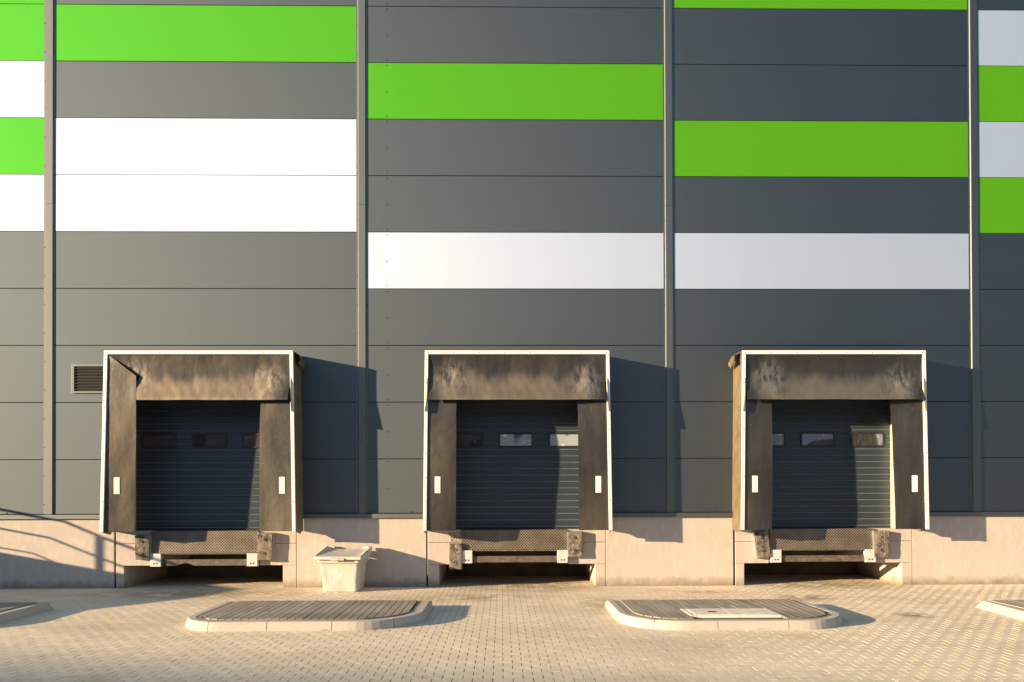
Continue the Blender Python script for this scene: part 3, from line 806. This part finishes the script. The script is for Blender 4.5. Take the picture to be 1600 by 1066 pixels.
# ------------------------------------------------------------------ dock levellers and bumpers
LABS_LEV = ('dock leveller with a dented crossbar and tread plate lip under the left loading door',
            'dock leveller with tread plate lip under the middle loading door',
            'dock leveller with tread plate lip under the right loading door')
for k in range(3):
    lc = LIPC[k]
    r = thing('dock_leveller', (lc, 0, 0.43))
    dz = (-0.02, 0.02, 0.01)[k]
    def LB(mb, name, m, bev=0.0):
        mb.v = [(q[0] - lc, q[1], q[2] - 0.43) for q in mb.v]
        return mb.build(name, m, r, bev)
    lip = MB()
    lip.prism_x([(-0.060, 0.70 + dz), (-0.040, 0.70 + dz), (-0.012, 1.085), (-0.035, 1.098)], lc - 1.03, lc + 1.03)
    LB(lip, 'lip_plate', M_TREAD, 0.003)
    e = MB(); e.box(lc - 1.03, lc + 1.03, -0.066, -0.040, 0.672 + dz, 0.698 + dz); LB(e, 'lip_edge', M_RUSTBAR, 0.003)
    d = MB(); d.box(lc - 1.03, lc + 1.03, -0.010, 1.99, 1.070, 1.098); LB(d, 'deck', M_RUSTBAR)
    bar = MB()  # rear cross beam
    nseg = 24; V = []; F = []
    for i in range(nseg + 1):
        t = i / nseg; x = lc - 0.82 + 1.64 * t
        cut = 0.0
        if k == 0: cut = 0.055 * max(0.0, 1 - abs(t - 0.28) / 0.09) ** 0.6
        zb = 0.455 + dz + cut; zt = 0.572 + dz
        V += [(x, -0.055, zb), (x, -0.055, zt), (x, 0.03, zt), (x, 0.03, zb)]
    for i in range(nseg):
        o = i * 4
        for j in range(4): F.append((o + j, o + (j + 1) % 4, o + 4 + (j + 1) % 4, o + 4 + j))
    F += [(0, 1, 2, 3), tuple(nseg * 4 + j for j in (3, 2, 1, 0))]
    bar.add(V, F); LB(bar, 'crossbar', M_RUSTBAR, 0.0)
    for s in (-1, 1):
        x = lc + s * 0.92
        br = MB()
        br.prism_x([(-0.095, 0.442 + dz), (-0.095, 0.690 + dz), (-0.02, 0.690 + dz), (-0.02, 0.672 + dz), (-0.083, 0.672 + dz), (-0.083, 0.442 + dz)], x - 0.10, x + 0.10)
        br.box(x - 0.10, x - 0.09, -0.0835, 0.0, 0.442 + dz, 0.672 + dz)
        br.box(x + 0.09, x + 0.10, -0.0835, 0.0, 0.442 + dz, 0.672 + dz)
        LB(br, 'bracket', M_BRACKET, 0.003)
        sl = MB()
        for qx in (-0.028, 0.028):
            sl.cyl((x + qx, -0.099, 0.50 + dz), (x + qx, -0.090, 0.50 + dz), 0.014, 10)
        LB(sl, 'slot', M_BLACK)
    tag(r, LABS_LEV[k], 'dock leveller', 'dock levellers under the loading doors')

BUMP = [  # x0,x1,z0,z1,tilt, label
    (1.790, 2.060, 0.560, 1.020, 0.03, 'weathered dock bumper at the left end of the left leveller, partly in shade'),
    (4.115, 4.400, 0.540, 1.065, -0.025, 'pale worn dock bumper at the right end of the left leveller'),
    (7.780, 8.020, 0.350, 0.842, 0.0, 'clean cut brown dock bumper hanging lower than the rest, below chipped concrete'),
    (10.075, 10.330, 0.580, 1.070, 0.0, 'streaked dock bumper at the right end of the middle leveller'),
    (13.700, 13.960, 0.550, 1.065, 0.11, 'crooked leaning dock bumper at the left end of the right leveller'),
    (16.010, 16.290, 0.550, 1.060, 0.0, 'reddish brown dock bumper at the right end of the right leveller'),
]
for i, (x0, x1, z0, z1, tl, lab) in enumerate(BUMP):
    cx, cz = (x0 + x1) / 2, (z0 + z1) / 2
    r = thing('dock_bumper', (cx, 0, cz))
    r.rotation_euler = (0, -tl, 0)
    w, h = (x1 - x0) / 2, (z1 - z0) / 2
    def fn(u, v): return None
    mb = MB()
    nx, nzz = 5, 10
    # lumpy worn block
    bm = bmesh.new(); bmesh.ops.create_cube(bm, size=1.0)
    for v_ in bm.verts: v_.co = Vector((v_.co.x * 2 * w, (v_.co.y - 0.5) * 0.125 - 0.001, v_.co.z * 2 * h))
    bmesh.ops.subdivide_edges(bm, edges=bm.edges, cuts=6, use_grid_fill=True)
    for v_ in bm.verts:
        q = v_.co
        if q.y < -0.06:
            n_ = nz(q.x * 9 + i * 5, q.z * 5, 3) * (0.010 if i != 2 else 0.003)
            q.y += n_
            ex = abs(q.x) / w; ez = abs(q.z) / h
            q.y += (0.014 * max(0, ex - 0.75) + 0.02 * max(0, ez - 0.85)) * (1 + nz(q.z * 14, i, 1))
        q.x += nz(q.z * 7, i * 3.1, q.y * 5) * (0.006 if i != 2 else 0.001)
    me = bpy.data.meshes.new('bumper_block'); bm.to_mesh(me); bm.free()
    me.materials.append(M_BUMPER)
    o = bpy.data.objects.new('rubber_block', me); COL.objects.link(o); o.parent = r
    bv = o.modifiers.new('bevel', 'BEVEL'); bv.width = 0.006; bv.segments = 2; bv.limit_method = 'ANGLE'; bv.angle_limit = math.radians(50)
    for s in (-1, 1):
        bb = MB()
        bb.cyl((0, -0.131, s * h * 0.5), (0, -0.118, s * h * 0.5), 0.026, 14)
        hole = bb.build('bolt_recess', M_BLACK, r)
        b2 = MB(); b2.cyl((0.004, -0.136, s * h * 0.5 - 0.004), (0.004, -0.128, s * h * 0.5 - 0.004), 0.014, 6)
        b2.build('bolt', M_RUSTBAR if i != 2 else M_GALV, r)
    # steel edge plate
    if i != 2:
        e = MB(); sx = w if i in (0, 1, 2) else -w
        e.box(sx - 0.004 + (0.006 if sx > 0 else -0.010), sx + (0.012 if sx > 0 else -0.002), -0.112, -0.002, -h, h)
        e.build('edge_plate', M_GALV, r)
    tag(r, lab, 'dock bumper', 'dock bumpers beside the levellers')
# chipped concrete where the middle left bumper has dropped
bm = bmesh.new(); bmesh.ops.create_grid(bm, x_segments=22, y_segments=18, size=0.5)
for v_ in bm.verts:
    x, z = v_.co.x, v_.co.y
    e = max(abs(x), abs(z)) * 2
    d = max(0, 1 - e ** 3)
    v_.co = Vector((x * 0.26, -0.002 - d * 0.020 * (0.5 + nz(x * 14, z * 11, 2)) - 0.003 * d * nz(x * 50, z * 50), z * 0.20))
me = bpy.data.meshes.new('chipped_patch'); bm.to_mesh(me); bm.free(); me.materials.append(M_PIT)
me.materials.clear(); me.materials.append(M_CHIP)
o = bpy.data.objects.new('chipped_patch', me); COL.objects.link(o); o.parent = wh; o.location = (7.89 + WX, 0, 0.965)

# ------------------------------------------------------------------ dock shelters
def make_shelter(cx, xt0, xt1, xb0, xb1, inner, label, k):
    """front frame corners at the top (xt0,xt1) and foot (xb0,xb1); inner = curtain edges (left top, left foot, right top, right foot)"""
    root = thing('dock_shelter', (cx, 0, 1.1))
    YF = -0.60
    ZT, ZB = 4.472, 1.11
    FW = 0.062
    def SB(mb, name, m, bev=0.0, parent=None):
        mb.v = [(q[0] - cx, q[1], q[2] - (1.1 if parent is None or True else 0)) for q in mb.v]
        return mb.build(name, m, parent or root, bev)
    xl = lambda z: xb0 + (xt0 - xb0) * (z - ZB) / (ZT - ZB)
    xr = lambda z: xb1 + (xt1 - xb1) * (z - ZB) / (ZT - ZB)
    # white aluminium front frame
    f = MB()
    f.prism_y([(xl(ZT - 0.07), ZT - 0.07), (xr(ZT - 0.07), ZT - 0.07), (xt1, ZT), (xt0, ZT)], YF - 0.012, YF + 0.02)
    SB(f, 'top_rail', M_FRAME, 0.003)
    f = MB(); f.box(xt0 + 0.01, xt1 - 0.28 if k == 2 else xt1 - 0.01, -0.59, -0.02, ZT - 0.012, ZT + 0.006); SB(f, 'roof_sheet', M_SIDEFAB)
    for s, xf in ((0, xl), (1, xr)):
        f = MB()
        a, b = (0.0, FW) if s == 0 else (-FW, 0.0)
        f.prism_y([(xf(ZB) + a, ZB), (xf(ZB) + b, ZB), (xf(ZT - 0.073) + b, ZT - 0.073), (xf(ZT - 0.073) + a, ZT - 0.073)], YF - 0.010, YF + 0.02)
        SB(f, 'side_rail', M_FRAME, 0.003)
    sc = MB()
    for i in range(8):
        x = xt0 + 0.06 + (xt1 - xt0 - 0.12) * i / 7
        sc.cyl((x, YF - 0.017, ZT - 0.045), (x, YF - 0.011, ZT - 0.045), 0.008, 8)
    for i in range(8):
        z = ZB + 0.12 + i * 0.44
        for xf, o in ((xl, FW * 0.55), (xr, -FW * 0.55)):
            sc.cyl((xf(z) + o, YF - 0.015, z), (xf(z) + o, YF - 0.009, z), 0.008, 8)
    SB(sc, 'frame_screws', M_SCREW)
    # fabric side walls back to the facade
    for s, xf in ((0, xl), (1, xr)):
        sg = -1 if s == 0 else 1
        xw_t = xf(ZT) + (0.012 if s == 0 else -0.012); xw_b = xf(ZB) + (0.03 if s == 0 else -0.012)
        def fn(u, v, xf=xf, s=s, sg=sg):
            y = YF + 0.022 + u * (0.60 - 0.024)
            zb = 1.085 if u < 0.62 else 1.04
            zb = 1.11 - 0.07 * min(u / 0.6, 1) if u < 0.62 else 1.085
            z = zb + (ZT - 0.02 - zb) * v
            x = xf(z) + (0.008 if s == 0 else -0.008)
            w_ = (0.010 * nz(z * 2.2 + u * 3.0, u * 2.0, k + s) + 0.006 * math.sin(z * 9 + u * 7)) * math.sin(math.pi * min(1, max(0, u)))
            return Vector((x + w_, y, z)) if s == 0 else Vector((x + w_, y, z))
        SB(sheet(fn, 10, 70, 0.006), 'side_wall', M_SIDEFAB)
    # top inner lining to keep the box dark
    # top curtain
    CT, CB = 4.405, 3.545
    cx0, cx1 = xt0 + FW - 0.004, xt1 - FW + 0.004
    if k == 0:
        def left_edge(z):   # mitred and pulled back from the left curtain
            if z > 4.0: return cx0 + 0.02 + (2.075 - cx0 - 0.02) * (CT - z) / (CT - 4.0)
            return 2.075 - 0.035 * math.sin(math.pi * (4.0 - z) / (4.0 - CB)) * 1.0
    else:
        def left_edge(z):
            return cx0 + (0.012 if z < 3.9 else 0.0)
    def right_edge(z): return cx1 - (0.022 if z < 3.9 else 0.0)
    def fn(u, v):
        z = CB + (CT - CB) * v
        a, b = left_edge(z), right_edge(z)
        x = a + (b - a) * u
        t = 1 - v
        y = YF + 0.022 + 0.055 * math.sin(math.pi * min(1, t * 1.05)) ** 1.0 * (0.6 + 0.4 * math.sin(math.pi * u))
        y += -0.075 * t ** 2 - 0.028 * t
        y += 0.010 * nz(x * 2.1, z * 2.5, k * 3.7) + 0.004 * nz(x * 9, z * 6, k)
        ed = min(u, 1 - u) * (b - a)
        if ed < 0.32:      # corner folds
            y += 0.030 * (1 - ed / 0.32) * math.sin((z - CB) * 5.5) * 0.7
        zz = z + 0.006 * nz(x * 1.5, 5, k) * (1 - v)
        return Vector((x, y, zz))
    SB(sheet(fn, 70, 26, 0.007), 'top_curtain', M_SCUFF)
    # side curtains
    lt, lb, rt, rb = inner
    for s in (0, 1):
        xf = xl if s == 0 else xr
        it, ib = (lt, lb) if s == 0 else (rt, rb)
        ztop = 4.40 if (k == 0 and s == 0) else 3.62
        def fn(u, v, s=s, xf=xf, it=it, ib=ib, ztop=ztop):
            z = 1.115 + (ztop - 1.115) * v
            outer = xf(z) + (FW - 0.006 if s == 0 else -FW + 0.006)
            inn = ib + (it - ib) * min(1, (z - 1.115) / 2.45)
            if k == 0 and s == 0 and z > 4.0: inn = it + (outer + 0.02 - it) * (z - 4.0) / 0.4
            inn += 0.006 * nz(z * 2.3, k * 2 + s, 4)
            x = outer + (inn - outer) * u
            y = YF + 0.018 - (0.028 if (k == 0 and s == 0 and z > 3.3) else 0.0) * min(1, (z - 3.3) / 0.3 if z > 3.3 else 0) * u
            if not (k == 0 and s == 0): y += 0.03 * max(0, (z - 3.2) / 0.4)
            y += u * (0.030 + 0.03 * math.sin(z * 1.3 + s + k)) * (0.4 if k == 0 and s == 0 and z > 3.5 else 1) + u * 0.012 * nz(x * 3, z * 1.6, k * 5 + s) + 0.002 * nz(x * 9, z * 9, s)
            return Vector((x, y, z))
        c = SB(sheet(fn, 14, 90, 0.007), 'side_curtain', M_FAB)
        # white alignment mark
        mx = (xl(1.98) + 0.17 + (0.05 if k == 0 else 0.035)) if s == 0 else (xr(1.98) - 0.30)
        u_ = 0.45
        def mfn(u, v, fn=fn, mx=mx, xf=xf, s=s):
            z = 1.815 + 0.31 * v; x = mx + 0.105 * u
            best = min((abs(fn(q / 14, (z - 1.115) / (ztop - 1.115)).x - x), q) for q in range(15))[1]
            return Vector((x, fn(best / 14, (z - 1.115) / (ztop - 1.115)).y - 0.0075, z))
        mk = sheet(mfn, 3, 6, 0.003)
        SB(mk, 'marker_strip', M_MARK, 0.0, c)
    # hanging straps at the ends of the top curtain
    for s in (0, 1):
        if k == 0 and s == 0: continue
        def fn(u, v, s=s):
            z = 3.335 + 0.62 * v
            xc = (xl(z) + FW - 0.012) if s == 0 else (xr(z) - FW + 0.012)
            t = 1 - v
            off = (-0.045 if s == 0 else 0.022) * max(0, t - 0.35) ** 2 * 2.0
            return Vector((xc + off, YF - 0.012 - u * (0.006 + 0.050 * t ** 0.8), z))
        SB(sheet(fn, 2, 16, 0.006), 'strap', M_SIDEFAB)
    # small slit seams near the corners
    sl = MB()
    if k: sl.prism_y([(cx0 + 0.03, 3.935), (cx0 + 0.17, 3.905), (cx0 + 0.17, 3.912), (cx0 + 0.03, 3.950)], YF - 0.055, YF - 0.052)
    sl.prism_y([(cx1 - 0.11, 3.915), (cx1 - 0.005, 3.945), (cx1 - 0.005, 3.965), (cx1 - 0.11, 3.924)], YF - 0.055, YF - 0.052)
    # torn corner flap on the outside
    def crumple(x, sg, name='corner_flap', q=1.0):
        def fn(u, v):
            a = u * math.pi * 1.0
            z = 4.46 - (0.20 * v + 0.05 * u * v) * (0.5 + 0.5 * q)
            y = -0.50 + 0.42 * u
            xx = x + sg * q * (0.02 + 0.10 * math.sin(math.pi * v * 0.9) * (1 - 0.4 * u) + 0.05 * v + 0.03 * nz(u * 5, v * 6, k))
            return Vector((xx, y, z))
        SB(sheet(fn, 12, 12, 0.006), name, M_SIDEFAB)
    if k == 0: crumple(xt1 - 0.03, 1)
    if k == 1: crumple(xt0 + 0.012, -1, q=0.35)
    if k == 2: crumple(xt0 + 0.0, -1)
    tag(root, label, 'dock shelter', 'dock shelters around the loading doors')
    return root

make_shelter(3.17, 1.442, 4.922, 1.364, 4.968, (2.030, 1.962, 4.307, 4.282),
             'left dock shelter whose left curtain overlaps the torn top curtain in a slanted seam', 0)
make_shelter(9.09, 7.368, 10.807, 7.326, 10.854, (7.949, 7.932, 10.217, 10.233),
             'middle dock shelter with both ends of its top curtain scuffed, behind the empty paved gap', 1)
make_shelter(15.04, 13.306, 16.762, 13.265, 16.812, (13.879, 13.854, 16.138, 16.183),
             'right dock shelter with its tan lit left side and crumpled flap at the top corner', 2)

# ------------------------------------------------------------------ storage bin
def make_bin():
    root = thing('storage_bin', (5.83, -0.46, 0.0), math.radians(-5))
    # tapered body with rounded corners
    def ring(wx, wy, z, r=0.05, oy=0.0):
        return [(x, y + oy, z) for x, y in rounded_rect(-wx, wx, -wy, wy, r, 4)]
    mb = MB()
    levels = [(0.318, 0.262, 0.003), (0.323, 0.268, 0.02), (0.338, 0.292, 0.28), (0.362, 0.315, 0.50), (0.372, 0.325, 0.505), (0.372, 0.325, 0.53)]
    R = [ring(*l) for l in levels]; n = len(R[0])
    V = [p for r in R for p in r]; F = []
    for k in range(len(R) - 1):
        for i in range(n): F.append((k * n + i, k * n + (i + 1) % n, (k + 1) * n + (i + 1) % n, (k + 1) * n + i))
    F += [tuple(reversed(range(n))), tuple((len(R) - 1) * n + i for i in range(n))]
    mb.add(V, F); mb.build('body', M_BIN, root, 0.006)
    rim = MB()
    R = [ring(0.385, 0.340, 0.532), ring(0.405, 0.360, 0.548), ring(0.405, 0.360, 0.588), ring(0.395, 0.35, 0.60)]
    V = [p for r in R for p in r]; F = []
    for k in range(3):
        for i in range(n): F.append((k * n + i, k * n + (i + 1) % n, (k + 1) * n + (i + 1) % n, (k + 1) * n + i))
    F += [tuple(reversed(range(n))), tuple(3 * n + i for i in range(n))]
    rim.add(V, F); rim.build('rim', M_BIN, root, 0.004)
    # lid: dished sheet rising to the back corners, with raised ribs
    def lid(u, v):
        x = -0.43 + 0.86 * u; y = -0.40 + 0.78 * v
        z = 0.655 + 0.085 * v + 0.05 * v * abs(2 * u - 1) ** 5 + 0.012 * abs(2 * u - 1) ** 8
        z -= 0.006 * math.sin(math.pi * u) * math.sin(math.pi * v)
        for (a0, b0, a1, b1) in ((0.05, 0.92, 0.95, 0.10), (0.0, 0.70, 0.70, 0.06), (0.25, 0.95, 1.0, 0.35), (0.95, 0.92, 0.45, 0.45), (0.98, 0.72, 0.6, 0.3)):
            d = abs((b1 - b0) * u - (a1 - a0) * v + a1 * b0 - b1 * a0) / math.hypot(b1 - b0, a1 - a0)
            t = ((u - a0) * (a1 - a0) + (v - b0) * (b1 - b0)) / ((a1 - a0) ** 2 + (b1 - b0) ** 2)
            if 0 < t < 1 and d < 0.028: z += 0.006 * (1 - d / 0.028)
        return Vector((x, y, z))
    sh = sheet(lid, 44, 40, 0.012)
    L_ = sh.build('lid', M_BIN, root)
    sk = MB()
    def skirt(pts):
        V = []; 
        for p, q in pts: V += [p, q]
    # front lip
    fl = MB()
    fl.prism_x([(-0.425, 0.605), (-0.425, 0.652), (-0.405, 0.668), (-0.385, 0.66), (-0.385, 0.605)], -0.437, 0.437)
    fl.build('front_lip', M_BIN, L_, 0.008)
    for s in (-1, 1):
        sd = MB()
        x0, x1 = (s * 0.437, s * 0.412)
        prof = [(-0.405, 0.605), (-0.405, 0.655), (0.0, 0.706), (0.34, 0.762), (0.39, 0.790), (0.385, 0.735), (0.30, 0.64), (0.0, 0.605)]
        sd.prism_x(prof, min(x0, x1), max(x0, x1)); sd.build('side_lip', M_BIN, L_, 0.006)
        hk = MB(); hk.box(s * 0.33 - 0.05, s * 0.33 + 0.05, 0.355, 0.41, 0.745, 0.80); hk.build('hinge', M_BIN, root, 0.01)
    hd = MB(); hd.cyl((-0.13, -0.432, 0.612), (0.13, -0.432, 0.612), 0.022, 12); hd.build('handle', M_BIN, L_)
    for s in (-1, 1):
        pass
    tag(root, 'cream plastic storage bin with ribbed lid standing against the concrete base', 'storage bin')
make_bin()

# ------------------------------------------------------------------ what stands outside the frame and throws shade in
st = thing('dock_stair', (-4.6, -3.5, 0))
def ST(mb, name, m, bev=0.0):
    mb.v = [(v[0] + 4.6, v[1] + 3.5, v[2]) for v in mb.v]
    return mb.build(name, m, st, bev)
# solid side wall: y,z outline of the parapet at x=-4
prof = [(-0.02, 0.0), (-7.6, 0.0), (-7.6, 1.12), (-5.7, 1.14), (-5.2, 1.26), (-4.5, 1.42), (-3.5, 1.50), (-2.6, 1.36), (-2.2, 1.32), (-0.02, 1.28)]
m_ = MB(); m_.prism_x(prof, -4.2, -4.0); ST(m_, 'parapet', M_CONC)
m_ = MB()
for i in range(8): m_.box(-6.0, -4.21, -7.4 + i * 0.3, -7.1 + i * 0.3, 0.0, 0.16 * (i + 1))
m_.box(-6.0, -4.21, -5.0, -0.02, 0, 1.28); ST(m_, 'steps', M_CONC)
rl = MB()
def path(pts, r):
    for p, q in zip(pts[:-1], pts[1:]): rl.cyl((-4.0, *p), (-4.0, *q), r, 8)
path([(-0.1, 2.13), (-1.33, 2.126), (-1.84, 2.12), (-2.14, 1.95), (-2.45, 1.82), (-2.9, 1.66)], 0.027)
path([(-0.1, 1.76), (-1.33, 1.758), (-1.72, 1.755), (-2.10, 1.56), (-2.4, 1.42)], 0.02)
path([(-0.1, 1.40), (-1.33, 1.39), (-1.58, 1.40), (-1.82, 1.27)], 0.015)
rl.cyl((-4.0, -2.12, 1.30), (-4.0, -2.12, 1.95), 0.04, 8)
ST(rl, 'handrail', M_GALV)
tag(st, 'concrete stair with grey handrail left of the docks, outside the photo', 'stair')

M_FAR = mat('shade_block_dark', (0.06, 0.065, 0.065), 0.7)
# unseen block added to shade the near paving and darken reflections in the cladding
far = thing('shade_block', (-30, -30, 0))
fd = Vector((1.0, -0.20)).normalized(); fn_ = Vector((fd.y, -fd.x))   # direction of its shading edge
HF = 14.0
pt = Vector((8.5, -7.65)) - Vector((1.0, 0.42)) * (HF / 0.19)            # the shading edge passes through here
def FP(s, t, z): q = pt + fd * s + fn_ * t; return (q.x + 30, q.y + 30, z)
m_ = MB()
vs = [FP(-45, 0, 0), FP(150, 0, 0), FP(150, 25, 0), FP(-45, 25, 0), FP(-45, 0, HF), FP(150, 0, HF), FP(150, 25, HF), FP(-45, 25, HF)]
m_.add(vs, [(0, 3, 2, 1), (4, 5, 6, 7), (0, 1, 5, 4), (1, 2, 6, 5), (2, 3, 7, 6), (3, 0, 4, 7)])
m_.build('wall', M_FAR, far)
tag(far, 'unseen dark block added behind the camera to shade the near paving', 'warehouse')
